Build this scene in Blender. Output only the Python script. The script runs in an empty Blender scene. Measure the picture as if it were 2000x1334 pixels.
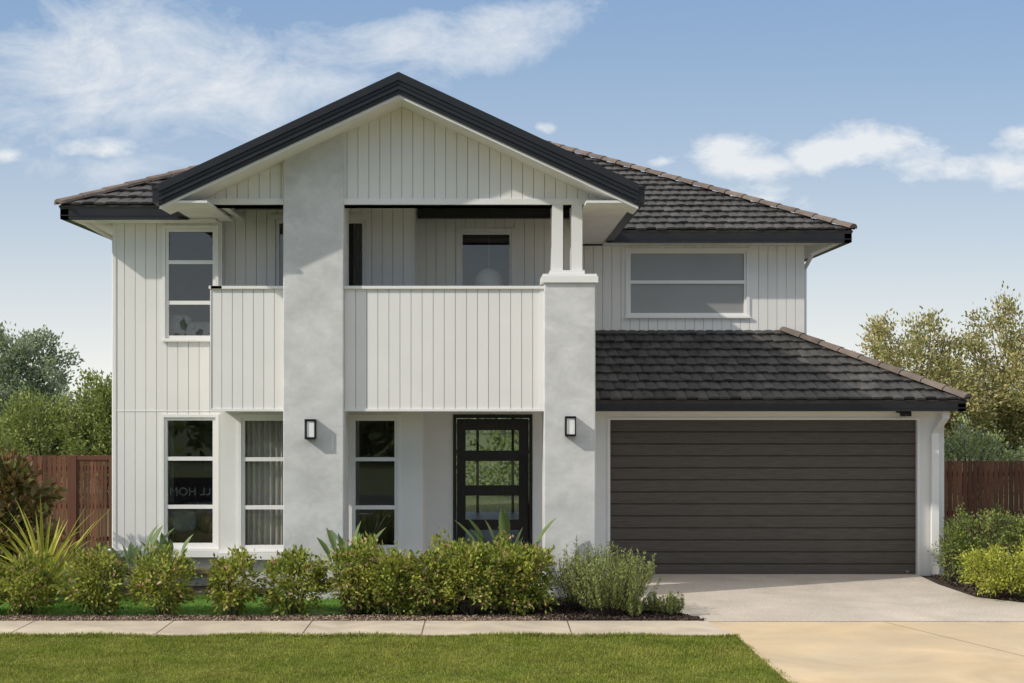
import bpy, bmesh, math, random
import numpy as np
from mathutils import Vector, Matrix, Quaternion
random.seed(7); rng=np.random.default_rng(7)
S=bpy.context.scene
COL=S.collection
S.view_settings.view_transform='Standard'; S.view_settings.look='None'; S.view_settings.exposure=0

# ---------------------------------------------------------------- materials
def nodes_of(m):
    m.use_nodes=True; nt=m.node_tree; nt.nodes.clear(); return nt
def N(nt,t,**k):
    n=nt.nodes.new(t)
    for a,b in k.items(): setattr(n,a,b)
    return n
def mat(name,c1,c2=None,rough=.6,scale=3.0,detail=5,bump=0,bscale=40,stretch=(1,1,1),island=0,spec=.3,fine=0,fscale=120,metal=0,transl=0,bdist=.01,stain=0,sscale=.8):
    m=bpy.data.materials.new(name); nt=nodes_of(m); L=nt.links.new
    out=N(nt,'ShaderNodeOutputMaterial'); p=N(nt,'ShaderNodeBsdfPrincipled')
    p.inputs['Roughness'].default_value=rough; p.inputs['Specular IOR Level'].default_value=spec; p.inputs['Metallic'].default_value=metal
    tc=N(nt,'ShaderNodeTexCoord'); mp=N(nt,'ShaderNodeMapping'); mp.inputs['Scale'].default_value=stretch
    L(tc.outputs['Object'],mp.inputs['Vector'])
    if c2 is None: c2=tuple(x*.88 for x in c1)
    n=N(nt,'ShaderNodeTexNoise'); n.inputs['Scale'].default_value=scale; n.inputs['Detail'].default_value=detail
    L(mp.outputs[0],n.inputs['Vector'])
    r=N(nt,'ShaderNodeMapRange'); r.inputs[1].default_value=.3; r.inputs[2].default_value=.7
    L(n.outputs['Fac'],r.inputs[0])
    mx=N(nt,'ShaderNodeMix',data_type='RGBA'); mx.inputs[6].default_value=(*c1,1); mx.inputs[7].default_value=(*c2,1)
    L(r.outputs[0],mx.inputs[0]); col=mx.outputs[2]
    def modulate(col,facout,amp,lo=.3,hi=.7):
        fr=N(nt,'ShaderNodeMapRange'); fr.inputs[1].default_value=lo; fr.inputs[2].default_value=hi; fr.inputs[3].default_value=1-amp; fr.inputs[4].default_value=1+amp
        L(facout,fr.inputs[0])
        h=N(nt,'ShaderNodeVectorMath',operation='SCALE'); L(col,h.inputs[0]); L(fr.outputs[0],h.inputs['Scale']); return h.outputs[0]
    if fine:
        f=N(nt,'ShaderNodeTexNoise'); f.inputs['Scale'].default_value=fscale; f.inputs['Detail'].default_value=3
        L(mp.outputs[0],f.inputs['Vector']); col=modulate(col,f.outputs['Fac'],fine)
    if stain:
        f=N(nt,'ShaderNodeTexNoise'); f.inputs['Scale'].default_value=sscale; f.inputs['Detail'].default_value=7; f.inputs['Distortion'].default_value=1.5
        L(mp.outputs[0],f.inputs['Vector']); col=modulate(col,f.outputs['Fac'],stain,.35,.65)
    if island:
        g=N(nt,'ShaderNodeNewGeometry'); col=modulate(col,g.outputs['Random Per Island'],island,0,1)
    L(col,p.inputs['Base Color'])
    if bump:
        b=N(nt,'ShaderNodeTexNoise'); b.inputs['Scale'].default_value=bscale; b.inputs['Detail'].default_value=4
        L(mp.outputs[0],b.inputs['Vector'])
        bb=N(nt,'ShaderNodeBump'); bb.inputs['Strength'].default_value=bump; bb.inputs['Distance'].default_value=bdist
        L(b.outputs['Fac'],bb.inputs['Height']); L(bb.outputs[0],p.inputs['Normal'])
    sh=p.outputs[0]
    if transl:
        t=N(nt,'ShaderNodeBsdfTranslucent'); L(col,t.inputs['Color']); ms=N(nt,'ShaderNodeMixShader'); ms.inputs[0].default_value=transl
        L(sh,ms.inputs[1]); L(t.outputs[0],ms.inputs[2]); sh=ms.outputs[0]
    L(sh,out.inputs[0]); return m
def glass_mat(name,tint,ior=2.0):
    m=bpy.data.materials.new(name); nt=nodes_of(m); L=nt.links.new
    out=N(nt,'ShaderNodeOutputMaterial'); t=N(nt,'ShaderNodeBsdfTransparent'); t.inputs[0].default_value=(*tint,1)
    g=N(nt,'ShaderNodeBsdfGlossy'); g.inputs['Roughness'].default_value=.0; g.inputs[0].default_value=(.97,.97,.97,1)
    f=N(nt,'ShaderNodeFresnel'); f.inputs[0].default_value=ior
    tc=N(nt,'ShaderNodeTexCoord'); b=N(nt,'ShaderNodeTexNoise'); b.inputs['Scale'].default_value=1.2; b.inputs['Detail'].default_value=0
    L(tc.outputs['Object'],b.inputs['Vector']); bb=N(nt,'ShaderNodeBump'); bb.inputs['Strength'].default_value=.1; bb.inputs['Distance'].default_value=.01
    L(b.outputs['Fac'],bb.inputs['Height']); L(bb.outputs[0],g.inputs['Normal'])
    ms=N(nt,'ShaderNodeMixShader'); L(f.outputs[0],ms.inputs[0]); L(t.outputs[0],ms.inputs[1]); L(g.outputs[0],ms.inputs[2]); L(ms.outputs[0],out.inputs[0])
    return m
M={}
M['clad']=mat('painted_cladding',(.81,.788,.752),(.78,.76,.722),rough=.5,scale=2,fine=.02,island=.02)
M['groove']=mat('cladding_groove',(.53,.515,.485),rough=.8)
M['trim']=mat('white_trim',(.82,.808,.785),(.80,.788,.765),rough=.4)
M['soffit']=mat('soffit_paint',(.82,.81,.785),rough=.7)
M['panel']=mat('painted_panel',(.78,.765,.735),(.75,.735,.705),rough=.7,bump=.1,bscale=60)
M['render']=mat('textured_render',(.53,.528,.522),(.69,.684,.672),rough=.85,scale=1.5,detail=11,bump=.32,bscale=5,fine=.03,fscale=18,stretch=(1,1,1.4),bdist=.012,stain=.05,sscale=3)
M['dark']=mat('charcoal_steel',(.014,.015,.018),(.02,.02,.023),rough=.4,spec=.4)
M['tile']=mat('roof_tile',(.042,.040,.039),(.076,.072,.069),rough=.6,scale=5,bump=.4,bscale=50,island=.28,fine=.12,fscale=60,spec=.35,stain=.12)
M['cap']=mat('ridge_cap',(.20,.155,.125),(.125,.105,.095),rough=.85,scale=6,island=.2,bump=.4)
M['garage']=mat('garage_panel',(.082,.070,.059),(.118,.102,.086),rough=.55,scale=3,detail=9,stretch=(1,1,14),bump=.15,bscale=30,fine=.10,fscale=20,spec=.25)
M['doorwood']=mat('dark_timber',(.016,.013,.012),(.026,.021,.019),rough=.35,scale=6,stretch=(8,8,1))
M['black']=mat('black_metal',(.012,.012,.013),rough=.35)
M['steel']=mat('steel',(.5,.5,.5),rough=.3,metal=1)
M['glass']=glass_mat('window_glass',(.80,.81,.81),1.95)
M['frost']=mat('frosted_glass',(.25,.25,.245),(.28,.28,.275),rough=.18,spec=.6,scale=1)
M['interior']=mat('interior_wall',(.42,.40,.38),rough=.8)
M['floorin']=mat('interior_floor',(.20,.14,.09),rough=.4)
M['curtain']=mat('curtain',(.80,.77,.72),rough=.9,transl=.3)
M['sofa']=mat('sofa_fabric',(.55,.36,.20),rough=.9)
M['cushion']=mat('cushion_fabric',(.80,.77,.73),(.5,.5,.5),rough=.9,scale=14)
M['bulb']=mat('opal_globe',(.88,.88,.87),rough=.3)
M['conc']=mat('footpath_concrete',(.55,.475,.375),(.44,.38,.30),rough=.85,scale=1.6,detail=9,fine=.10,fscale=90,bump=.2,bscale=120,stain=.12,sscale=1.1)
M['cross']=mat('crossing_concrete',(.60,.46,.29),(.49,.40,.28),rough=.85,scale=.9,detail=9,fine=.07,fscale=80,bump=.2,bscale=120,stain=.12,sscale=.6)
M['drive']=mat('exposed_aggregate',(.54,.475,.405),(.46,.41,.35),rough=.85,scale=1.2,fine=.32,fscale=75,bump=.3,bscale=120,stain=.07,sscale=.8)
M['joint']=mat('joint_dark',(.13,.11,.09),rough=.9)
M['ground']=mat('ground_soil_grass',(.07,.10,.035),(.10,.11,.05),rough=.95,scale=.5,fine=.2,fscale=20)
M['lawn']=mat('lawn_base',(.12,.15,.03),(.17,.18,.05),rough=.95,scale=1.5,detail=8,fine=.3,fscale=60)
M['blade']=mat('grass_blade',(.19,.245,.03),(.32,.33,.07),rough=.6,scale=1.6,detail=7,island=.4,transl=.35,stain=.15,sscale=2.5)
M['turf']=mat('turf_blade',(.15,.32,.05),(.20,.36,.07),rough=.6,scale=2,island=.3,transl=.35)
M['mulch']=mat('dark_mulch',(.04,.03,.024),(.07,.05,.038),rough=.95,scale=10,bump=1,bscale=40,bdist=.03)
M['chip']=mat('mulch_chip',(.05,.034,.027),(.10,.07,.052),rough=.9,scale=20,island=.6)
M['pebble']=mat('pebble',(.24,.165,.115),(.42,.32,.24),rough=.8,scale=20,island=.5)
M['asphalt']=mat('asphalt',(.05,.05,.052),rough=.9,fine=.2)
M['fence']=mat('stained_timber',(.19,.075,.039),(.11,.05,.031),rough=.7,scale=5,stretch=(8,8,.8),island=.35)
M['fencerail']=mat('stained_rail',(.13,.055,.033),rough=.7)
M['brick']=mat('painted_brick',(.6,.585,.55),(.5,.49,.46),rough=.85,scale=12,bump=.4)
M['bark']=mat('bark',(.10,.08,.06),(.06,.05,.04),rough=.95,scale=8)
def leafmat(n,a,b,isl=.45,sc=3,tr=.3,rough=.5): return mat(n,a,b,rough=rough,scale=sc,island=isl,transl=tr,spec=.35)
M['hedge']=leafmat('hedge_leaf',(.225,.29,.04),(.39,.39,.075),tr=.35)
M['hedged']=leafmat('hedge_leaf_dark',(.09,.145,.028),(.14,.19,.04))
M['pink']=leafmat('pink_bud',(.60,.31,.24),(.50,.36,.20))
M['rose']=leafmat('rosemary_leaf',(.22,.27,.08),(.30,.34,.13))
M['flax']=leafmat('flax_leaf',(.33,.38,.05),(.55,.50,.10),isl=.4)
M['strel']=leafmat('paddle_leaf',(.14,.20,.07),(.19,.26,.10),isl=.3)
M['magn']=leafmat('magnolia_leaf',(.10,.13,.03),(.25,.12,.05))
M['yel']=leafmat('yellow_shrub_leaf',(.35,.39,.045),(.47,.47,.08))
M['dgreen']=leafmat('dark_shrub_leaf',(.13,.18,.05),(.20,.25,.075))
M['far1']=leafmat('pale_haze_leaf',(.27,.33,.22),(.34,.39,.27),sc=.5)  # pale leaf green with distance haze mixed into the colour
M['near1']=leafmat('tree_leaf',(.20,.255,.065),(.31,.345,.10),sc=.8)
M['olive']=leafmat('autumn_leaf',(.36,.33,.14),(.47,.41,.19),sc=.5)
M['back']=leafmat('street_tree_leaf',(.12,.17,.05),(.18,.22,.08),sc=.5)

# ---------------------------------------------------------------- geometry helpers
def empty(name,loc=(0,0,0)):
    e=bpy.data.objects.new(name,None); COL.objects.link(e); e.location=loc; return e
class G:
    def __init__(s): s.v=[]; s.f=[]
    def prism(s,a,b):
        n=len(a); o=len(s.v); s.v+=list(a)+list(b)
        s.f.append(tuple(o+i for i in range(n))[::-1]); s.f.append(tuple(o+n+i for i in range(n)))
        for i in range(n):
            j=(i+1)%n; s.f.append((o+i,o+j,o+n+j,o+n+i))
    def box(s,x0,x1,y0,y1,z0,z1):
        s.prism([(x0,y0,z0),(x1,y0,z0),(x1,y1,z0),(x0,y1,z0)],[(x0,y0,z1),(x1,y0,z1),(x1,y1,z1),(x0,y1,z1)])
    def py(s,xz,y0,y1): s.prism([(x,y0,z) for x,z in xz],[(x,y1,z) for x,z in xz])
    def px(s,yz,x0,x1): s.prism([(x0,y,z) for y,z in yz],[(x1,y,z) for y,z in yz])
    def quad(s,*p): o=len(s.v); s.v+=list(p); s.f.append(tuple(range(o,o+len(p))))
    def tube(s,p,q,r0,r1,n=8):
        p=Vector(p);q=Vector(q); d=(q-p).normalized(); a=d.orthogonal().normalized(); b=d.cross(a)
        A=[tuple(p+(a*math.cos(t)+b*math.sin(t))*r0) for t in [2*math.pi*i/n for i in range(n)]]
        B=[tuple(q+(a*math.cos(t)+b*math.sin(t))*r1) for t in [2*math.pi*i/n for i in range(n)]]
        s.prism(A,B)
    def make(s,name,m,parent=None,bevel=0,smooth=False):
        me=bpy.data.meshes.new(name); me.from_pydata(s.v,[],s.f)
        bm=bmesh.new(); bm.from_mesh(me); bmesh.ops.recalc_face_normals(bm,faces=bm.faces); bm.to_mesh(me); bm.free()
        o=bpy.data.objects.new(name,me); COL.objects.link(o); me.materials.append(M[m] if isinstance(m,str) else m)
        if parent: o.parent=parent
        if bevel:
            b=o.modifiers.new('bevel','BEVEL'); b.width=bevel; b.segments=2; b.limit_method='ANGLE'
        if smooth:
            for p in me.polygons: p.use_smooth=True
        return o
def segs(z0,z1,xa,xb,ops):
    iv=[(z0,z1)]
    for (a,b,c,d) in ops:
        if a<xb-1e-5 and b>xa+1e-5:
            nv=[]
            for (p,q) in iv:
                if d<=p or c>=q: nv.append((p,q)); continue
                if c>p: nv.append((p,c))
                if d<q: nv.append((d,q))
            iv=nv
    return iv
def wall(g,x0,x1,z0,z1,y0,y1,ops=[]):
    xs=sorted(set([x0,x1]+[e for o in ops for e in o[:2] if x0<e<x1]))
    for a,b in zip(xs,xs[1:]):
        for p,q in segs(z0,z1,a,b,ops): g.box(a,b,y0,y1,p,q)
def clad(gb,gk,x0,x1,z0,z1,y,ops=[],top=None,bw=.153,th=.12):
    n=max(1,round((x1-x0)/bw)); w=(x1-x0)/n; gap=.007
    for i in range(n):
        a=x0+i*w+gap/2; b=x0+(i+1)*w-gap/2
        xs=sorted(set([a,b]+[e for o in ops for e in o[:2] if a<e<b]))
        for p,q in zip(xs,xs[1:]):
            if top:
                gb.py([(p,z0),(q,z0),(q,top(q)),(p,top(p))],y,y+.018)
            else:
                for c,d in segs(z0,z1,p,q,ops): gb.box(p,q,y,y+.018,c,d)
    if top is None: wall(gk,x0,x1,z0,z1,y+.018,y+th,ops)

HOUSE=empty('two_storey_house')
boards=G(); backing=G(); trim=G(); soffit=G(); panel=G(); rend=G(); dark=G(); glass=G(); interior=G(); floor=G(); brick=G()

def window(x0,x1,z0,z1,y,rails=(),fw=.045,tr=.045,g=None):
    for a,b,c,d in ((x0-tr,x0,z0-tr,z1+tr),(x1,x1+tr,z0-tr,z1+tr),(x0,x1,z1,z1+tr),(x0,x1,z0-tr,z0)):
        trim.box(a,b,y-.022,y+.10,c,d)
    trim.box(x0-tr-.015,x1+tr+.015,y-.05,y-.022,z0-tr,z0-tr+.03)
    for a,b,c,d in ((x0,x0+fw,z0,z1),(x1-fw,x1,z0,z1),(x0+fw,x1-fw,z1-fw,z1),(x0+fw,x1-fw,z0,z0+fw)):
        trim.box(a,b,y+.004,y+.09,c,d)
    for r in rails: trim.box(x0+fw,x1-fw,y+.006,y+.085,r-.028,r+.028)
    (g or glass).quad((x0+fw,y+.045,z0+fw),(x1-fw,y+.045,z0+fw),(x1-fw,y+.045,z1-fw),(x0+fw,y+.045,z1-fw))

CX=-1.165
def ztop(x): return 7.09-.466*abs(x-CX)
lw=[(-4.75,-3.99,.60,2.50),(-4.73,-3.99,3.66,5.28)]
clad(boards,backing,-5.49,-3.92,.55,5.36,-1.25,lw)
mw=[(-3.15,-1.79,2.76,5.45)]
clad(boards,backing,-3.90,-1.084,2.74,5.8,-1.0,mw)
dw=[(-.405,.39,3.6,5.35)]
clad(boards,backing,-1.084,1.35,2.74,5.8,-.2,dw)
rw=[(2.41,4.415,4.18,5.27)]
clad(boards,backing,1.35,5.40,3.4,5.36,1.9,rw)
boards.box(-3.92,-3.90,-1.25,-.9,2.6,5.8)
boards.box(-1.10,-1.078,-1.02,-.1,2.74,5.8)
panel.box(1.33,1.36,-.22,2.0,2.7,5.8)
panel.box(-5.49,-5.37,-1.13,12,.3,5.36)
panel.box(5.28,5.40,2.03,12,2.6,5.36)
trim.box(-5.50,-3.9,-1.256,-1.25,2.586,2.60)
trim.box(-5.505,-5.46,-1.262,-1.1,.55,5.36)
window(-4.75,-3.99,.60,2.50,-1.25,(1.89,1.18))
window(-4.73,-3.99,3.66,5.28,-1.25,(4.787,4.19))
window(-3.15,-1.79,2.76,5.45,-1.0,(),fw=.06,tr=.07)
trim.box(-2.51,-2.43,-.99,-.92,2.8,5.4)
window(-.405,.39,3.6,5.35,-.2,(),fw=.035,tr=.055)
frost=G()
window(2.41,4.415,4.18,5.27,1.9,(4.745,),fw=.04,tr=.05,g=frost)
bw=[(-3.56,-2.84,.60,2.50),(-1.95,-1.29,.60,2.50)]
wall(panel,-3.866,-.93,.55,2.66,-1.55,-1.43,bw)
panel.box(-3.866,-3.80,-1.43,-1.2,.5,2.66)
panel.box(-.99,-.93,-1.43,-.3,.17,2.66)
for o in bw: window(*o,-1.55,(1.895,1.195))
wall(panel,-.93,1.5,.0,2.70,-.3,-.18,[(-.513,.71,.17,2.53)])
brick.box(-5.49,-3.8,-1.25,-1.1,0,.45); brick.box(-3.86,-.93,-1.55,-1.43,0,.45); brick.box(-5.49,-5.36,-1.1,12,0,.3)
trim.box(-5.59,-3.88,-1.36,-1.1,.45,.55); trim.box(-3.88,-.90,-1.66,-1.43,.45,.548)
panel.box(-.93,1.9,-2.3,-.3,0,.17)
# --- columns
rend.py([(-2.786,0),(-1.958,0),(-1.958,ztop(-1.958)-.27),(-2.786,ztop(-2.786)-.27)],-2.70,-1.95)
rend.box(.793,1.495,-2.70,-2.02,0,4.37)
trim.box(.757,1.53,-2.74,-1.98,4.37,4.46)
trim.box(.775,1.51,-2.72,-2.0,4.46,4.49)
trim.box(.875,1.35,-2.66,-2.25,4.49,4.545)
trim.box(.905,1.053,-2.63,-2.48,4.545,5.45); trim.box(1.172,1.32,-2.63,-2.48,4.545,5.45)
trim.box(.905,1.053,-2.30,-2.15,4.49,5.6); trim.box(1.172,1.32,-2.30,-2.15,4.49,5.6)
# --- balcony
for a,b in ((-3.80,-2.786),(-1.958,.793)):
    clad(boards,backing,a,b,2.64,4.295,-2.55,th=.12)
    trim.box(a,b,-2.585,-2.38,4.295,4.335)
    trim.box(a,b,-2.565,-2.3,2.605,2.64)
trim.box(.735,.793,-2.562,-2.5,2.64,4.295)
boards.box(-3.80,-3.68,-2.43,-1.25,2.64,4.295); trim.box(-3.83,-3.65,-2.585,-1.25,4.296,4.337); trim.box(-3.815,-3.80,-2.56,-1.25,2.605,4.295)
boards.box(.80,1.35,-2.0,-.2,2.7,4.295)
soffit.box(-3.80,1.5,-2.3,-1.43,2.62,2.74); soffit.box(-.93,1.5,-1.43,-.2,2.62,2.74); soffit.box(-3.9,-.93,-1.43,-.95,2.66,2.74)
# --- gable
ZB=5.53
clad(boards,backing,-4.19,1.86,ZB,0,-2.6,top=lambda x: ztop(x)-.265)
backing.py([(-4.19,ZB),(1.86,ZB),(1.86,ztop(1.86)-.265),(CX,ztop(CX)-.265),(-4.19,ztop(-4.19)-.265)],-2.582,-2.5)
trim.box(-4.27,1.94,-2.64,-2.42,5.45,5.53)
for sx in (-1,1):
    xe=CX+sx*3.185
    def strip(g,t0,t1,y0,y1,xi=CX,xo=None):
        xo=xe if xo is None else xo
        g.py([(xi,ztop(xi)-t0),(xo,ztop(xo)-t0),(xo,ztop(xo)-t1),(xi,ztop(xi)-t1)],y0,y1)
    strip(soffit,.265,.29,-3.25,-2.6)
    strip(trim,.262,.30,-3.27,-3.25)
    strip(dark,-.02,.085,-3.36,-3.27); strip(dark,.085,.14,-3.335,-3.27); strip(dark,.14,.155,-3.315,-3.27)
    strip(dark,.155,.20,-3.33,-3.27); strip(dark,.20,.262,-3.30,-3.27)
    strip(dark,0,.22,-3.27,7.4)
for x0,x1 in ((-4.43,-4.30),(1.97,2.10)):
    dark.box(x0,x1,-3.32,(-1.7 if x0<0 else 1.4),5.38,5.575)
    dark.box(x0-.012,x1+.012,-3.33,(-1.7 if x0<0 else 1.4),5.56,5.60)
soffit.box(-4.30,-3.72,-3.25,-1.25,5.39,5.42)
soffit.box(1.33,1.97,-3.25,1.9,5.39,5.42)
soffit.box(-3.75,1.36,-2.5,-.2,5.81,5.85)
dark.box(-1.05,1.32,-.36,-.24,5.55,5.72)
soffit.box(-3.90,-3.62,-2.42,-1.0,5.45,5.81)
# --- eaves (upper)
def gutter_x(x0,x1,y,zt,h=.20):
    dark.box(x0,x1,y,y+.12,zt-h,zt-.03); dark.box(x0,x1,y-.012,y+.13,zt-.035,zt); dark.box(x0,x1,y-.006,y+.01,zt-h+.045,zt-h+.06)
def gutter_y(x,y0,y1,zt,s,h=.20):
    a,b=(x,x+.12) if s<0 else (x-.12,x)
    dark.box(a,b,y0,y1,zt-h,zt-.03); dark.box(a-.012,b+.012,y0,y1,zt-.035,zt)
gutter_x(-6.13,-4.30,-1.75,5.56); gutter_y(-6.13,-1.75,12,5.56,-1)
gutter_x(2.0,6.06,1.35,5.56); gutter_y(6.06,1.35,12,5.56,1)
soffit.box(-6.01,-3.92,-1.63,-1.13,5.36,5.385); soffit.box(-6.01,-5.37,-1.13,12,5.36,5.385)
soffit.box(1.97,5.94,1.47,2.03,5.36,5.385); soffit.box(5.28,5.94,2.03,12,5.36,5.385)
# --- garage
panel.box(1.5,1.904,-.1,.1,0,2.60); panel.box(6.72,7.12,-.1,.1,0,2.60); panel.box(1.904,6.72,-.1,.1,2.46,2.60)
panel.box(7.0,7.12,.1,10,0,2.6)
trim.box(1.88,1.925,-.115,-.02,0,2.44); trim.box(6.70,6.745,-.115,-.02,0,2.44); trim.box(1.88,6.745,-.118,-.02,2.44,2.475)
soffit.box(1.5,7.24,-.45,.1,2.60,2.625)
gutter_x(1.40,7.30,-.57,2.755,h=.175); gutter_y(7.30,-.57,10,2.755,1,h=.175)
gd=G(); H=2.44/13
for i in range(13):
    z=i*H; gp=.008
    gd.px([(.0,z+gp/2),(-.010,z+gp/2+.008),(-.013,z+H*.5),(-.010,z+H-gp/2-.006),(.0,z+H-gp/2),(.03,z+H-gp/2),(.03,z+gp/2)],1.925,6.70)
gd.make('garage_door','garage',HOUSE)
gk=G(); gk.box(1.92,6.71,.015,.05,0,2.45); gk.make('garage_door_backing','black',HOUSE)
gk=G(); gk.box(6.55,6.60,-.02,-.012,.06,.085); gk.make('garage_badge','steel',HOUSE)
gk=G(); gk.box(6.35,6.55,-.30,-.16,2.55,2.60); gk.box(6.38,6.45,-.34,-.26,2.50,2.56); gk.box(6.47,6.54,-.34,-.26,2.50,2.56); gk.make('eave_floodlight','black',HOUSE)
dp=G()
dp.box(6.90,7.01,-.20,-.12,0.05,2.24)
dp.prism([(6.90,-.20,2.24),(7.01,-.20,2.24),(7.01,-.12,2.24),(6.90,-.12,2.24)],[(6.98,-.46,2.48),(7.09,-.46,2.48),(7.09,-.38,2.5),(6.98,-.38,2.5)])
dp.box(6.98,7.09,-.46,-.38,2.48,2.70)
dp.tube((2.02,1.25,5.47),(1.62,1.45,5.40),.04,.04); dp.tube((1.62,1.45,5.40),(1.5,1.82,5.3),.04,.04); dp.tube((1.5,1.82,5.3),(1.5,1.82,3.9),.04,.04)
dp.tube((5.9,1.6,5.38),(5.5,1.75,5.2),.035,.035); dp.tube((5.5,1.75,5.2),(5.47,2.2,5.0),.035,.035); dp.tube((5.47,2.2,5.0),(5.47,2.2,3.5),.035,.035)
dp.tube((-5.95,-1.3,5.38),(-5.55,-1.0,5.15),.035,.035); dp.tube((-5.55,-1.0,5.15),(-5.55,-1.0,.2),.035,.035)
dp.make('downpipes','trim',HOUSE)
# --- entry door
door=G(); y=-.28
door.box(-.513,-.463,y-.04,y+.10,.17,2.53); door.box(.66,.71,y-.04,y+.10,.17,2.53); door.box(-.463,.66,y-.04,y+.10,2.47,2.53)
dx0,dx1=-.455,.652
lx0,lx1=-.32,.50
door.box(dx0,lx0,y,y+.05,.19,2.46); door.box(lx1,dx1,y,y+.05,.19,2.46)
zs=[(1.97,2.285),(1.435,1.81),(.905,1.275),(.36,.745)]
edges=[2.46]+[e for a,b in zs for e in (b,a)]+[.19]
for i in range(0,len(edges),2): door.box(lx0,lx1,y,y+.05,edges[i+1],edges[i])
door.make('entry_door','doorwood',HOUSE,bevel=.004)
dg=G()
for a,b in zs: dg.quad((lx0,y+.025,a),(lx1,y+.025,a),(lx1,y+.025,b),(lx0,y+.025,b))
dg.make('entry_door_glass','glass',HOUSE)
hd=G(); hd.tube((.575,y-.07,1.18),(.575,y-.07,1.90),.014,.014); hd.tube((.575,y-.07,1.28),(.575,y,1.28),.01,.01); hd.tube((.575,y-.07,1.8),(.575,y,1.8),.01,.01)
hd.make('entry_door_handle','black',HOUSE)
# --- interior
interior.box(-5.37,-.99,2.5,2.6,.25,2.6); interior.box(-1.1,-1.0,-1.4,2.5,.25,2.6); interior.box(1.36,1.48,-.17,10,0,2.6); interior.box(-1.1,-1.0,2.6,9,.17,2.6)
interior.box(-5.37,1.34,2.2,2.3,2.74,5.5); interior.box(-1.35,-1.25,-.88,2.2,2.74,5.5); interior.box(-3.75,-3.65,-.88,2.2,2.74,5.5)
interior.box(1.36,5.28,3.2,3.3,2.74,5.3)
interior.box(-5.37,-1.1,-1.12,10,2.61,2.655); interior.box(-.99,1.36,-.18,10,2.61,2.65)
floor.box(-5.37,-1.1,-1.4,2.5,.22,.27); floor.box(-1.0,1.36,-.18,10,.12,.17); floor.box(-5.37,1.33,-.85,10,2.66,2.74); floor.box(1.36,5.28,2.03,10,2.66,2.74)
interior.box(-5.37,5.28,2.31,12,5.40,5.45); interior.box(-5.37,-3.92,-1.1,2.3,5.40,5.45); interior.box(-3.9,1.33,-.05,2.3,5.5,5.55); interior.box(-3.9,-1.1,-.88,-.05,5.5,5.55)
panel.box(-5.37,-1.0,12,12.1,0,5.36); panel.box(1.48,5.4,12,12.1,0,5.36); panel.box(-1.0,1.48,12,12.1,2.6,5.36); panel.box(5.28,7.0,9.9,10,0,3.2)
for x in (-.2,.6): trim.box(x-.03,x+.03,10,10.06,.17,2.6)
trim.box(-1.0,1.36,10.0,10.06,1.5,1.56)
# console table and picture frame in the hall and living room
floor.box(.75,1.3,3.0,4.2,.85,.90); floor.box(.78,.83,3.05,3.1,.17,.85); floor.box(.78,.83,4.1,4.15,.17,.85)
trim.box(-4.9,-4.2,2.44,2.49,1.5,2.2); floor.box(-3.6,-2.9,2.2,2.48,.27,1.5)

boards.make('cladding_boards','clad',HOUSE); backing.make('cladding_backing','groove',HOUSE)
trim.make('window_frames_and_trim','trim',HOUSE); soffit.make('soffits','soffit',HOUSE); panel.make('painted_walls','panel',HOUSE)
rend.make('rendered_columns','render',HOUSE,bevel=.012); dark.make('gutters_and_barge_boards','dark',HOUSE)
glass.make('window_glass','glass',HOUSE); frost.make('obscure_window_glass','frost',HOUSE)
interior.make('interior_walls','interior',HOUSE); floor.make('interior_floors','floorin',HOUSE); brick.make('base_course','brick',HOUSE)

def curtain(x0,x1,y,z0,z1,folds,parent,name='curtain'):
    n=int(folds*10); v=[];f=[]
    for i in range(n+1):
        x=x0+(x1-x0)*i/n; ph=i/10*2*math.pi
        yy=y+.035*math.sin(ph)+.015*math.sin(ph*.37+1)
        v+= [(x+.01*math.sin(ph*.7),yy*1.0+.01*math.sin(ph*1.7),z0),(x,yy,z1)]
    for i in range(n): f.append((2*i,2*i+2,2*i+3,2*i+1))
    g=G(); g.v=v; g.f=f; return g.make(name,'curtain',parent,smooth=True)
curtain(-3.56,-2.80,-1.36,.58,2.5,9,HOUSE)
curtain(-3.15,-2.95,-.82,2.76,5.45,3,HOUSE)
curtain(-2.0,-1.8,-.82,2.76,5.45,3,HOUSE)
curtain(-4.75,-4.66,-1.0,.6,2.5,1.5,HOUSE)
def blob(name,c,r,m,parent,e=.6):
    bm=bmesh.new(); bmesh.ops.create_uvsphere(bm,u_segments=24,v_segments=16,radius=1)
    for v in bm.verts:
        q=[math.copysign(abs(k)**e,k) for k in v.co]; v.co=Vector((c[0]+q[0]*r[0],c[1]+q[1]*r[1],c[2]+q[2]*r[2]))
    me=bpy.data.meshes.new(name); bm.to_mesh(me); bm.free()
    for p in me.polygons: p.use_smooth=True
    o=bpy.data.objects.new(name,me); COL.objects.link(o); me.materials.append(M[m]); o.parent=parent
blob('sofa_seat',(-4.3,-.65,.66),(.5,.35,.16),'sofa',HOUSE,.45); blob('sofa_back',(-4.3,-.25,.88),(.55,.12,.3),'cushion',HOUSE,.5)
blob('cushion_a',(-4.52,-.95,.96),(.2,.09,.18),'cushion',HOUSE); blob('cushion_b',(-4.12,-.95,.92),(.16,.09,.15),'sofa',HOUSE)
blob('pillow_a',(-4.58,-1.02,3.86),(.2,.08,.17),'cushion',HOUSE); blob('pillow_b',(-4.25,-1.02,3.80),(.25,.09,.12),'cushion',HOUSE)
blob('pendant_globe',(.04,.22,4.60),(.23,.23,.23),'bulb',HOUSE,1.0)
g=G(); g.tube((.04,.22,4.8),(.04,.22,5.5),.004,.004); g.make('pendant_cord','trim',HOUSE)

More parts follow.
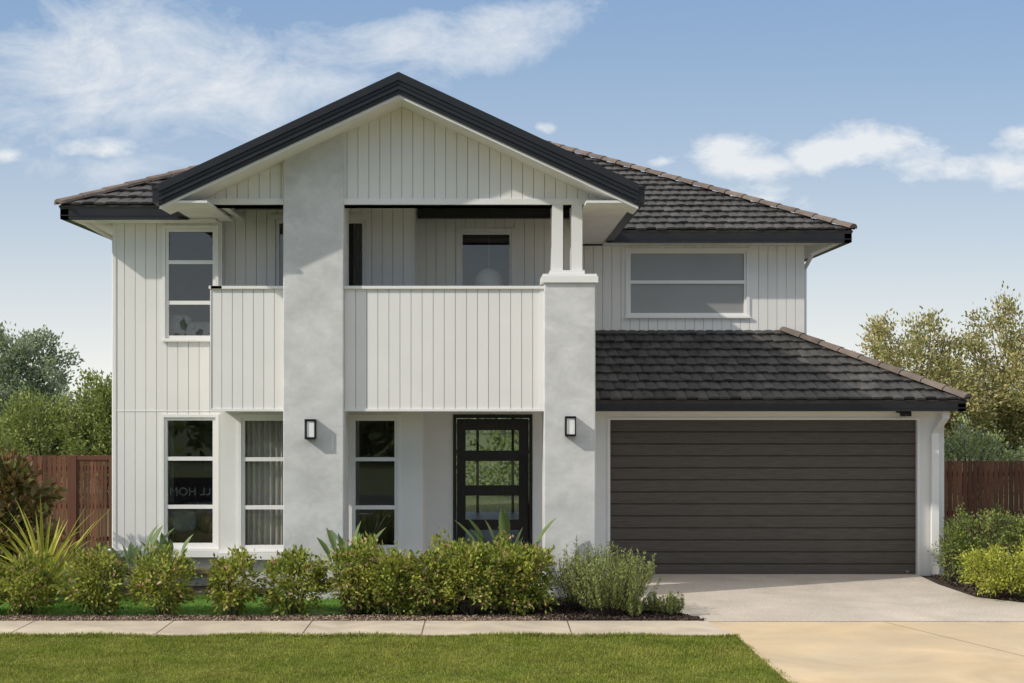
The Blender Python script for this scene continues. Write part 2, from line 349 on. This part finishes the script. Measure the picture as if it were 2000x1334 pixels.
def lamp(x0,x1,z0,z1):
    L=empty('wall_lantern'); y=-2.70
    g=G(); g.box(x0,x1,y-.016,y-.002,z0,z1); g.box(x0,x1,y-.125,y-.016,z1-.018,z1); g.box(x0,x1,y-.125,y-.016,z0,z0+.018)
    for a in (x0,x1-.016): 
        g.box(a,a+.016,y-.125,y-.109,z0+.018,z1-.018)
    g.make('lantern_frame','black',L)
    g=G(); g.box(x0+.03,x1-.012,y-.105,y-.016,z0+.03,z1-.03); g.make('opal_diffuser','bulb',L)
lamp(-2.477,-2.330,2.225,2.50); lamp(1.074,1.221,2.265,2.54)

# ---------------------------------------------------------------- tiled roofs
SL=math.atan(.462)
def tiled(name,origin,ux,uy,width,length,clips,tw=.165,e=.32,mn='tile'):
    ux=Vector(ux); h=Vector(uy); up=(h*math.cos(SL)+Vector((0,0,1))*math.sin(SL)); n=ux.cross(up)
    if n.z<0: n=-n
    o=Vector(origin); g=G(); r=random.Random(3)
    rows=int(length/e)+1; cols=int(width/tw)+2
    for j in range(rows):
        for i in range(-1,cols):
            s0=i*tw+(j%2)*tw*.5; s1=s0+tw-.004
            t0=j*e-(.026 if (i+j)%2 else 0)+r.uniform(-.006,.006); t1=(j+1)*e+.03
            hh=.060+r.uniform(-.005,.005); hb=.018
            P=lambda s,t,k: tuple(o+ux*s+up*t+n*k)
            m0=s0+tw*.28; m1=s0+tw*.72
            a=[P(s0,t0,hh-.03),P(s0,t0,hh-.006),P(m0,t0,hh+.004),P(m1,t0,hh+.004),P(s1,t0,hh-.006),P(s1,t0,hh-.03)]
            b=[P(s0,t1,hb-.03),P(s0,t1,hb-.006),P(m0,t1,hb+.004),P(m1,t1,hb+.004),P(s1,t1,hb-.006),P(s1,t1,hb-.03)]
            g.prism(a,b)
    P=lambda s,t,k: tuple(o+ux*s+up*t+n*k)
    g.prism([P(-.1,-.02,-.05),P(width+.1,-.02,-.05),P(width+.1,length,-.05),P(-.1,length,-.05)],[P(-.1,-.02,.005),P(width+.1,-.02,.005),P(width+.1,length,.005),P(-.1,length,.005)])
    me=bpy.data.meshes.new(name); me.from_pydata(g.v,[],g.f); bm=bmesh.new(); bm.from_mesh(me)
    for co,no in clips:
        bmesh.ops.bisect_plane(bm,geom=bm.verts[:]+bm.edges[:]+bm.faces[:],plane_co=co,plane_no=no,clear_outer=True)
    bmesh.ops.recalc_face_normals(bm,faces=bm.faces); bm.to_mesh(me); bm.free()
    ob=bpy.data.objects.new(name,me); COL.objects.link(ob); me.materials.append(M[mn]); ob.parent=HOUSE
c=math.cos(SL)
tiled('garage_roof_tiles',(1.40,-.57,2.745),(1,0,0),(0,1,0),5.95,2.47/c,[((7.30,-.57,0),(2.47,2.27,0)),((1.36,0,0),(-1,0,0)),((0,1.90,0),(0,1,0))])
tiled('garage_side_roof_tiles',(7.30,-.57,2.745),(0,1,0),(-1,0,0),10,2.2/c,[((7.30,-.57,0),(-2.47,-2.27,0)),((5.40,0,0),(-1,0,0)) ])
tiled('main_roof_front_tiles',(1.0,1.35,5.55),(1,0,0),(0,1,0),5.1,6.1/c,[((6.06,1.35,0),(1,1,0)),((.9,0,0),(-1,0,0))])
tiled('main_roof_side_tiles',(6.06,1.35,5.55),(0,1,0),(-1,0,0),10.7,6.1/c,[((6.06,1.35,0),(-1,-1,0)),((-.03,0,0),(-1,0,0))])
tiled('wing_roof_front_tiles',(-6.13,-1.75,5.55),(1,0,0),(0,1,0),4.5,4.5/c,[((-6.13,-1.75,0),(-1,1,0)),((-2.2,0,0),(1,0,0))])
tiled('wing_roof_side_tiles',(-6.13,-1.75,5.55),(0,1,0),(1,0,0),13.8,4.3/c,[((-6.13,-1.75,0),(1,-1,0)),((-2.0,0,0),(1,0,0))])
tiled('rear_roof_side_tiles',(-6.13,7.5,5.55),(0,1,0),(1,0,0),4.5,6.1/c,[((-.03,0,0),(1,0,0)),((-2.0,0,0),(-1,0,0))])
def caps(p,q,n,name):
    p=Vector(p);q=Vector(q); g=G(); d=(q-p)/n; u=d.normalized(); side=u.cross(Vector((0,0,1))).normalized(); nn=side.cross(u)
    for i in range(n):
        a=p+d*i-u*.03; b=p+d*(i+1)
        def ring(c,r): return [tuple(c+side*(r*math.cos(t)*1.15)+nn*(r*math.sin(t)*.75)) for t in [math.pi*k/6 for k in range(7)]]
        g.prism(ring(a,.105),ring(b,.085))
    return g.make(name,'cap',HOUSE)
caps((7.30,-.57,2.79),(5.03,1.90,3.93),9,'garage_hip_caps')
caps((6.06,1.35,5.60),(-.03,7.44,8.42),24,'main_hip_caps')
caps((-6.13,-1.75,5.58),(-2.2,2.18,7.38),15,'wing_hip_caps')
# ---------------------------------------------------------------- ground
def sheet(name,pts,z,m,th=0):
    g=G()
    if th: g.prism([(x,y,z-th) for x,y in pts],[(x,y,z) for x,y in pts])
    else: g.quad(*[(x,y,z) for x,y in pts])
    return g.make(name,m)
sheet('ground',[(-600,-600),(600,-600),(600,600),(-600,600)],-.02,'ground')
sheet('front_lawn',[(-40,-13),(3.05,-13),(3.03,-8.5),(2.92,-5.56),(-40,-5.56)],.0,'lawn')
sheet('footpath',[(-40,-5.56),(2.92,-5.56),(2.74,-4.53),(-40,-4.53)],.03,'conc',.05)
sheet('driveway_crossing',[(2.92,-5.56),(3.05,-13),(11,-13),(9.3,-4.57),(2.74,-4.57)],.022,'cross',.04)
sheet('driveway',[(2.74,-4.55),(2.6,-4.2),(2.3,-3.5),(1.9,-2.7),(1.5,-2.3),(1.5,.1),(6.72,.1),(6.68,-1.2),(6.78,-2.5),(8.6,-4.55)],.03,'drive',.05)
jn=G()
for x in (-7.1,-5.6,-3.88,-2.16,-.76,1.0):
    jn.box(x-.007,x+.007,-5.56,-4.53,.0305,.0315)
jn.prism([(4.92,-4.57,.0225),(4.93,-4.57,.0225),(6.6,-9,.0225),(6.585,-9,.0225)],[(4.92,-4.57,.0232),(4.93,-4.57,.0232),(6.6,-9,.0232),(6.585,-9,.0232)])
jn.make('path_joints','joint')
sheet('garden_bed',[(-40,-4.53),(2.72,-4.54),(2.58,-4.2),(2.28,-3.5),(1.88,-2.7),(1.5,-2.3),(-.93,-2.3),(-.93,-1.2),(-40,-1.0)],.018,'mulch')
sheet('side_garden_bed',[(8.62,-4.55),(6.80,-2.5),(6.70,-1.2),(6.75,-.1),(7.12,-.1),(7.12,5),(30,5),(30,-4.55)],.018,'mulch')
sheet('turf',[(-12,-4.12),(-2.3,-4.12),(-1.2,-3.75),(-1.2,-2.3),(-12,-2.3)],.026,'turf')
sheet('road',[(-60,-21),(60,-21),(60,-14),(-60,-14)],-.10+.085,'asphalt')
g=G(); g.box(-60,60,-14,-13.8,-.1,.03); g.make('kerb','conc')

# ---------------------------------------------------------------- scattered leaf-type meshes
def leaf_mesh(name,C,D,Lw,W,mats,mi=None,parent=None,lift=.15):
    n=len(C); R=rng.normal(size=(n,3)); D=D/np.linalg.norm(D,axis=1,keepdims=True)
    Sd=np.cross(D,R); Sd/=np.linalg.norm(Sd,axis=1,keepdims=True)+1e-9; U=np.cross(Sd,D)
    Lw=np.broadcast_to(Lw,(n,))[:,None]; W=np.broadcast_to(W,(n,))[:,None]
    V=np.empty((n,4,3)); V[:,0]=C; V[:,1]=C+D*Lw*.5+Sd*W*.5+U*W*lift; V[:,2]=C+D*Lw; V[:,3]=C+D*Lw*.5-Sd*W*.5+U*W*lift
    me=bpy.data.meshes.new(name); me.vertices.add(n*4); me.vertices.foreach_set('co',V.ravel().astype(np.float32))
    me.loops.add(n*4); me.loops.foreach_set('vertex_index',np.arange(n*4,dtype=np.int32))
    me.polygons.add(n); me.polygons.foreach_set('loop_start',np.arange(0,n*4,4,dtype=np.int32))
    for m in mats: me.materials.append(M[m])
    if mi is not None: me.polygons.foreach_set('material_index',mi.astype(np.int32))
    me.update(calc_edges=True); me.validate()
    o=bpy.data.objects.new(name,me); COL.objects.link(o)
    if parent: o.parent=parent
    return o
def clumps(center,rad,k,per,sig,inner=.35,flat=None,wob=1.0):
    d=rng.normal(size=(k,3)); d/=np.linalg.norm(d,axis=1,keepdims=True)
    ph=rng.uniform(0,6.28,3)
    rr=(inner+(1-inner)*rng.uniform(0,1,k)**.6)*(1+wob*(.14*np.sin(d[:,0]*5+ph[0])+.12*np.sin(d[:,2]*6+ph[1])+.1*np.sin(d[:,1]*7+ph[2])))
    K=d*rr[:,None]*np.array(rad)
    C=np.repeat(K,per,0)+rng.normal(size=(k*per,3))*sig
    if flat is not None: C=C[(C[:,2]+center[2])>flat]
    D=C/np.array(rad)+rng.normal(size=C.shape)*.6+np.array([0,0,.35])
    return C+np.array(center),D
def shrub(name,x,y,w,h,mats=('hedge','hedged','pink'),n=2900,ls=.068,p=(.78,.16,.06),d=None,z0=.03):
    E=empty(name)
    C,D=clumps((x,y,h*.52+z0),(w*.47,(d or w)*.47,h*.46),90,n//90,.048,.4,flat=.03+z0,wob=.85)
    mi=rng.choice(len(mats),size=len(C),p=p)
    leaf_mesh('foliage',C,D,rng.uniform(.6,1.3,len(C))*ls,ls*.48,mats,mi,E)
    g=G()
    for i in range(9):
        a=rng.uniform(0,6.28); r=rng.uniform(.1,.38)*w
        g.tube((x+.04*math.cos(a),y+.04*math.sin(a),0),(x+r*math.cos(a),y+r*math.sin(a),h*rng.uniform(.45,.8)),.010,.004,5)
    g.make('stems','bark',E)
for (x,w,h) in [(-6.5,.62,.70),(-5.85,.78,.76),(-4.98,.76,.80),(-4.12,.82,.82),(-3.22,.76,.82),(-2.48,.78,.82),(-1.72,.84,.90),(-1.18,.7,.86),(-.76,.80,.88),(-.22,.80,.92),(.20,.75,.90),(.52,.74,.86)]:
    shrub('flowering_shrub',x,-4.02+rng.uniform(-.06,.06),w,h*rng.uniform(.96,1.03))
shrub('flowering_shrub',-1.5,-3.55,.8,.85); shrub('flowering_shrub',-.4,-3.5,.9,.9); shrub('flowering_shrub',.3,-3.45,.8,.9)

def rosemary(name,x,y,w,h,ns,seed=1):
    r=np.random.default_rng(seed); Cs=[];Ds=[]
    E=empty(name); g=G()
    for i in range(ns):
        a=r.uniform(0,6.28); q=r.uniform(0,1)**.6; L=h*r.uniform(.65,1.05)*(1-.25*q)
        b=np.array([x+math.cos(a)*q*w*.22,y+math.sin(a)*q*w*.22,.03]); t=b+np.array([math.cos(a)*q*w*.30,math.sin(a)*q*w*.30,L])
        m=56; s=r.uniform(.18,1,m)[:,None]; pts=b+(t-b)*s+np.array([math.cos(a),math.sin(a),0])*(.06*q*np.sin(s*3.1))
        Cs.append(pts); dd=r.normal(size=(m,3)); dd[:,2]=abs(dd[:,2])*.5+.9; Ds.append(dd)
        g.tube(tuple(b),tuple(b+(t-b)*.95),.005,.002,4)
    C=np.concatenate(Cs);D=np.concatenate(Ds)
    leaf_mesh('needles',C,D,.045,.011,['rose','yel'],(r.random(len(C))<.12).astype(int),E); g.make('stems','bark',E)
rosemary('rosemary_bush',1.58,-4.0,1.3,.94,220)
rosemary('rosemary_bush',1.22,-3.6,.7,.95,70,3)
rosemary('young_rosemary',2.32,-4.15,.32,.34,26,4); rosemary('young_rosemary',2.14,-4.0,.25,.28,18,5)
rosemary('young_rosemary',1.85,-4.3,.25,.30,20,6)

def ribbons(name,x,y,z,specs,m,parent=None):
    g=G(); r=random
    for (ang,L,wd,lean,droop,prof) in specs:
        n=12; dirh=Vector((math.cos(ang),math.sin(ang),0)); side=Vector((-math.sin(ang),math.cos(ang),0)); p=Vector((x,y,z)); th=math.pi/2-lean; o=len(g.v)
        for i in range(n+1):
            t=i/n
            w=wd*(prof(t))
            up=dirh*(-math.sin(th))+Vector((0,0,math.cos(th)))
            g.v+= [tuple(p-side*w+up*w*.5),tuple(p),tuple(p+side*w+up*w*.5)]
            p=p+(dirh*math.cos(th)+Vector((0,0,math.sin(th))))*(L/n); th-=droop/n
        for i in range(n):
            a=o+3*i; g.f+= [(a,a+1,a+4,a+3),(a+1,a+2,a+5,a+4)]
    return g.make(name,m,parent,smooth=True)
strap=lambda t: (min(1,.5+t*2))*(1-t**3)+.02
def flax(name,x,y,h,n,m='flax'):
    r=random; sp=[(r.uniform(0,6.28),h*r.uniform(.6,1.2),.026,r.uniform(.05,.8),r.uniform(.2,1.3),strap) for i in range(n)]
    ribbons(name,x,y,.02,sp,m)
flax('flax_plant',-5.95,-3.1,1.38,85)
def paddle(name,x,y,h,n,w=.055):
    pr=lambda t: .09 if t<.6 else max(.03,math.sin((t-.6)*2.5*math.pi)**.8)
    sp=[(random.uniform(0,6.28),h*random.uniform(.7,1.1),w,random.uniform(.03,.40),random.uniform(.1,.6),pr) for i in range(n)]
    ribbons(name,x,y,.02,sp,'strel')
paddle('bird_of_paradise_plant',-4.72,-3.1,1.08,10); paddle('bird_of_paradise_plant',-1.9,-3.1,1.15,10); paddle('bird_of_paradise_plant',.28,-3.1,1.32,12,.06)
paddle('bird_of_paradise_plant',-4.45,-2.3,.9,8)

shrub('yellow_shrub',7.05,-2.55,1.0,.72,('yel','dgreen'),4200,.05,(.85,.15)); shrub('yellow_shrub',7.75,-3.1,.95,.80,('yel','dgreen'),3600,.05,(.85,.15))
shrub('yellow_shrub',7.75,-2.0,.9,.75,('yel','dgreen'),3000,.05,(.85,.15))
shrub('dark_shrub',7.45,-.9,1.0,1.15,('dgreen','hedge'),3800,.05,(.8,.2)); shrub('dark_shrub',8.2,-1.0,1.1,1.2,('dgreen','hedge'),3800,.05,(.7,.3)); shrub('dark_shrub',6.98,-1.0,.5,.85,('dgreen','hedge'),1800,.05,(.8,.2))
shrub('dark_shrub',9.0,-1.6,1.2,1.1,('dgreen','hedge'),3000,.05,(.6,.4))
shrub('dark_shrub',-5.5,-2.0,.7,.62,('dgreen','hedge'),2400,.05,(.7,.3)); shrub('dark_shrub',-6.55,-2.4,.8,.55,('dgreen','hedge'),2400,.05,(.6,.4))

# ---------------------------------------------------------------- trees
def tree(name,x,y,h,w,mats,p,n,ls,trunk=.25,base=.18,sig=.35,kk=110,d=None):
    E=empty(name); g=G(); r=random
    fork=h*base*1.3
    g.tube((x,y,-.02),(x,y,fork),trunk*.5,trunk*.35,9)
    for i in range(11):
        a=r.uniform(0,6.28); rr=r.uniform(.25,.8)*w/2; z=h*r.uniform(.55,.92)
        m1=(x+rr*.4*math.cos(a),y+rr*.4*math.sin(a),(fork+z)/2); e=(x+rr*math.cos(a),y+rr*math.sin(a),z)
        g.tube((x,y,fork*.95),m1,trunk*.24,trunk*.14,6); g.tube(m1,e,trunk*.14,trunk*.04,5)
    g.make('trunk_and_limbs','bark',E)
    cz=h*(base+1)/2
    C,D=clumps((x,y,cz),(w/2,(d or w)/2,h*(1-base)/2),kk,n//kk,sig,.3,flat=h*base*.5)
    leaf_mesh('crown',C,D,rng.uniform(.7,1.4,len(C))*ls,ls*.55,mats,rng.choice(len(mats),size=len(C),p=p),E)
tree('magnolia_tree',-6.70,-2.3,2.1,.95,('magn','dgreen'),(.85,.15),3000,.13,.07,.12,.08,70)
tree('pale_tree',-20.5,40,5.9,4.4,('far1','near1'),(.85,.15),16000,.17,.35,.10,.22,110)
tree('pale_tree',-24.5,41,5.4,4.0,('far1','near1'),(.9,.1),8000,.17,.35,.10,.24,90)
tree('garden_tree',-9.75,14,3.35,2.2,('near1','dgreen'),(.8,.2),12000,.10,.22,.08,.13,110)
tree('garden_tree',-11.5,14.5,2.75,2.4,('near1','dgreen'),(.75,.25),10000,.10,.22,.08,.14,110)
tree('garden_tree',-13.4,17,2.3,2.4,('dgreen','near1'),(.7,.3),6000,.11,.2,.08,.15,90)
tree('autumn_tree',14.2,24,5.3,4.1,('olive','near1'),(.85,.15),19000,.13,.3,.08,.20,140)
tree('autumn_tree',17.4,25,5.5,4.2,('olive','near1'),(.8,.2),18000,.13,.3,.08,.20,130)
tree('autumn_tree',20.7,26,5.0,4.4,('olive','near1'),(.75,.25),12000,.15,.3,.08,.24,110)
tree('autumn_tree',11.9,27,3.8,3.4,('olive','near1'),(.6,.4),10000,.13,.2,.08,.18,100)
tree('garden_tree',10.6,9,2.15,2.2,('near1','far1'),(.5,.5),7000,.08,.15,.08,.11,90)
tree('garden_tree',12.9,9,2.1,2.2,('dgreen','near1'),(.5,.5),5000,.08,.15,.08,.12,90)
def treeline(name,x0,x1,y,h,n,m,ls=.4):
    k=int((x1-x0)*1.2); X=rng.uniform(x0,x1,k); Z=rng.uniform(.1,1,k)*h*(.7+.3*np.sin(X*.35)+.1*np.sin(X*1.1))
    K=np.stack([X,y+rng.uniform(-2,2,k),Z],1); C=np.repeat(K,n//k,0)+rng.normal(size=(k*(n//k),3))*np.array([.8,.8,.55])
    C=C[C[:,2]>0]; leaf_mesh(name,C,rng.normal(size=C.shape)+np.array([0,0,.4]),ls,ls*.6,m,rng.choice(len(m),size=len(C)))
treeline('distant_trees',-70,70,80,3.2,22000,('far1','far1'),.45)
treeline('rear_garden_hedge',-3.5,4.5,17,1.9,3500,('dgreen','hedged'),.16)
treeline('street_trees',-40,40,-42,5.0,18000,('back','near1'),.6)

# ---------------------------------------------------------------- fences
def fence(name,x0,x1,y,h,gate=None):
    E=empty(name); g=G(); x=x0; r=random
    while x<x1:
        if not(gate and gate[0]-.09<x<gate[1]+.02):
            g.box(x,x+.068,y,y+.02,.06,h+r.uniform(-.006,.006))
        x+=.083
    if gate:
        x=gate[0]
        while x<gate[1]-.03: g.box(x,x+.045,y-.01,y+.01,.1,h-.06); x+=.058
    g.make('palings','fence',E)
    g=G()
    for z in (.35,h*.5,h-.25): g.box(x0,x1,y+.022,y+.06,z,z+.07)
    xx=x0
    while xx<x1: g.box(xx,xx+.09,y+.06,y+.15,0,h-.05); xx+=2.4
    if gate:
        g.box(gate[0]-.09,gate[0]-.005,y-.04,y+.02,0,h+.0); g.box(gate[1],gate[1]+.085,y-.04,y+.02,0,h); g.box(gate[0]-.005,gate[1],y-.03,y+.018,h-.07,h)
    g.make('rails_and_posts','fencerail',E)
fence('timber_fence',-16,-5.55,1.9,1.80,(-6.95,-6.40))
fence('timber_fence',7.14,16,.8,1.76)

E=empty('display_home_sign')
g=G(); g.box(-8.0,-6.4,-14.06,-14.02,.15,.85); g.box(-7.95,-7.89,-14.08,-14.06,-.02,.8); g.box(-6.51,-6.45,-14.08,-14.06,-.02,.8); g.make('sign_board','doorwood',E)
tx=bpy.data.curves.new('sign_text','FONT'); tx.body='LL HOMES'; tx.size=.27; tx.align_x='CENTER'; tx.align_y='CENTER'; tx.extrude=.003
to=bpy.data.objects.new('sign_text',tx); COL.objects.link(to); to.location=(-7.2,-14.012,.5); to.rotation_euler=(math.pi/2,0,math.pi); to.parent=E; tx.materials.append(M['bulb'])

# ---------------------------------------------------------------- grass, chips, pebbles
def blades(name,n,xr,yr,h,m,z=.0,filt=None,w=.006):
    C=np.stack([rng.uniform(*xr,n),rng.uniform(*yr,n),np.full(n,z)],1)
    if filt is not None: C=C[filt(C)]
    D=rng.normal(size=C.shape)*.45; D[:,2]=1
    hh=1+.35*np.sin(C[:,0]*3.1+np.sin(C[:,1]*4))*np.sin(C[:,1]*5.3+C[:,0])
    leaf_mesh(name,C,D,rng.uniform(.6,1.3,len(C))*h*hh,w,[m])
blades('lawn_grass',160000,(-6.2,3.1),(-8.7,-5.55),.038,'blade',filt=lambda C:C[:,0]<2.93-(C[:,1]+5.56)*.04,w=.008)
blades('lawn_edge_grass',9000,(-6.2,2.93),(-5.62,-5.52),.055,'blade',w=.009)
blades('turf_grass',34000,(-7.5,-1.2),(-4.1,-2.3),.03,'turf',.026,filt=lambda C:(C[:,1]>-3.75)|(C[:,0]<-2.3))
def chips(name,n,xr,yr,m,s,z=.03,filt=None):
    C=np.stack([rng.uniform(*xr,n),rng.uniform(*yr,n),z+rng.uniform(0,.02,n)],1)
    if filt is not None: C=C[filt(C)]
    D=rng.normal(size=C.shape); D[:,2]*=.3
    leaf_mesh(name,C,D,rng.uniform(.5,1.4,len(C))*s,s*.6,[m],lift=.4)
chips('mulch_chips',14000,(.6,2.75),(-4.52,-2.3),'chip',.04,filt=lambda C:C[:,0]<2.74+(-4.53-C[:,1])*.5)
chips('side_mulch_chips',14000,(6.75,9.5),(-4.5,-.3),'chip',.04,filt=lambda C:C[:,0]>6.85+np.maximum(0,-2.5-C[:,1])*.88)
chips('pebble_strip',14000,(-7,1.0),(-4.52,-4.15),'pebble',.03,z=.025)

# ---------------------------------------------------------------- light
sd=Vector((2.2,1.0,-1.65))
sun=bpy.data.lights.new('sun','SUN'); sun.energy=3.3; sun.angle=math.radians(.8); sun.color=(1,.94,.85)
so=bpy.data.objects.new('sun',sun); COL.objects.link(so); so.rotation_euler=sd.to_track_quat('-Z','Y').to_euler(); so.location=(-20,-20,25)
W=bpy.data.worlds.new('World'); S.world=W; W.use_nodes=True; nt=W.node_tree; nt.nodes.clear(); L=nt.links.new
out=N(nt,'ShaderNodeOutputWorld'); bg=N(nt,'ShaderNodeBackground'); bg.inputs[1].default_value=.15
sky=N(nt,'ShaderNodeTexSky',sky_type='NISHITA'); sky.sun_disc=False; sky.sun_elevation=math.asin(1.65/sd.length); sky.sun_rotation=math.atan2(-2.2,-1.0)
sky.air_density=1.0; sky.dust_density=.6; sky.ozone_density=1.5
tc=N(nt,'ShaderNodeTexCoord'); sp=N(nt,'ShaderNodeSeparateXYZ'); L(tc.outputs['Generated'],sp.inputs[0])
def mth(op,a,b=None,c=None,clamp=False):
    n=N(nt,'ShaderNodeMath',operation=op); n.use_clamp=clamp
    for i,v in enumerate((a,b,c)):
        if v is None: continue
        if isinstance(v,(int,float)): n.inputs[i].default_value=v
        else: L(v,n.inputs[i])
    return n.outputs[0]
ay=mth('ADD',mth('ABSOLUTE',sp.outputs[1]),.08); u=mth('DIVIDE',sp.outputs[0],ay); v=mth('DIVIDE',sp.outputs[2],ay)
def gauss(px,py,sx,sy,amp):
    u0=(px-950)/2750/1.08; v0=(770-py)/2750/1.08
    a=mth('MULTIPLY',mth('SUBTRACT',u,u0),2750*1.0/sx); b=mth('MULTIPLY',mth('SUBTRACT',v,v0),2750*1.0/sy)
    r=mth('ADD',mth('MULTIPLY',a,a),mth('MULTIPLY',b,b)); return mth('MULTIPLY',mth('EXPONENT',mth('MULTIPLY',r,-1.0)),amp)
cb=N(nt,'ShaderNodeCombineXYZ'); L(mth('MULTIPLY',u,1.0),cb.inputs[0]); L(mth('MULTIPLY',v,1.8),cb.inputs[1])
def noise(sc,det,rg,dist=0):
    n=N(nt,'ShaderNodeTexNoise'); n.inputs['Scale'].default_value=sc; n.inputs['Detail'].default_value=det; n.inputs['Roughness'].default_value=rg; n.inputs['Distortion'].default_value=dist
    L(cb.outputs[0],n.inputs['Vector']); return n.outputs['Fac']
n1=noise(26,9,.64,.25); n2=noise(12,11,.68,.4)
def addall(l):
    s=l[0]
    for k in l[1:]: s=mth('ADD',s,k)
    return s
wisp=addall([gauss(260,90,400,150,.42),gauss(930,70,220,65,.46),gauss(620,190,240,70,.27),gauss(60,380,200,50,.15),gauss(250,330,160,30,.25),gauss(1000,20,200,30,.22),gauss(120,220,250,80,.2),gauss(700,10,200,40,-.25)])
puff=addall([gauss(1700,280,120,52,.62),gauss(1600,300,60,26,.5),gauss(1420,290,80,42,.62),gauss(1480,330,90,22,.5),gauss(1290,318,30,12,.5),gauss(1990,262,50,26,.55),gauss(1890,330,120,40,.5),gauss(1980,350,60,40,.45),gauss(1460,376,130,30,.40),gauss(1065,252,32,20,.50),gauss(190,290,120,30,.5),gauss(10,310,50,20,.5),gauss(1650,400,300,25,.20)])
mw_=mth('MULTIPLY',mth('SUBTRACT',mth('ADD',wisp,n2),.70),2.6,clamp=True)
mp_=mth('MULTIPLY',mth('SUBTRACT',mth('ADD',puff,n1),.84),3.4,clamp=True)
cm=mth('MULTIPLY',mth('MAXIMUM',mw_,mp_),.82)
hz=mth('EXPONENT',mth('MULTIPLY',mth('MAXIMUM',mth('SUBTRACT',v,.015),0),-7.8))
m0=N(nt,'ShaderNodeMix',data_type='RGBA'); m0.inputs[0].default_value=.75; L(sky.outputs[0],m0.inputs[6]); m0.inputs[7].default_value=(.72,1.85,3.7,1)
m1=N(nt,'ShaderNodeMix',data_type='RGBA'); L(hz,m1.inputs[0]); L(m0.outputs[2],m1.inputs[6]); m1.inputs[7].default_value=(5.9,6.0,5.75,1)
m2=N(nt,'ShaderNodeMix',data_type='RGBA'); L(cm,m2.inputs[0]); L(m1.outputs[2],m2.inputs[6]); m2.inputs[7].default_value=(5.9,6.0,6.05,1)
# white cloud glow added overhead, out of view, to brighten and neutralise ambient light
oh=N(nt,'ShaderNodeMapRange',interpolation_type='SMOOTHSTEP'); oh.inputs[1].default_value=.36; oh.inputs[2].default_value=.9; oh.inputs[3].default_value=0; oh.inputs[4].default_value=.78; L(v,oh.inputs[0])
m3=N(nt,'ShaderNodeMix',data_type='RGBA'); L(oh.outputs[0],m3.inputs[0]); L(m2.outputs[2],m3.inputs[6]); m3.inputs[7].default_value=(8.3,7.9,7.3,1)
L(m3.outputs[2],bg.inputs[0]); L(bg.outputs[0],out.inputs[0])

cam=bpy.data.cameras.new('camera'); co=bpy.data.objects.new('camera',cam); COL.objects.link(co); S.camera=co
co.location=(0,-22,2.84); co.rotation_euler=(math.pi/2,0,0); cam.sensor_width=36; cam.lens=49.5; cam.shift_x=.025; cam.shift_y=.0515; cam.clip_end=3000
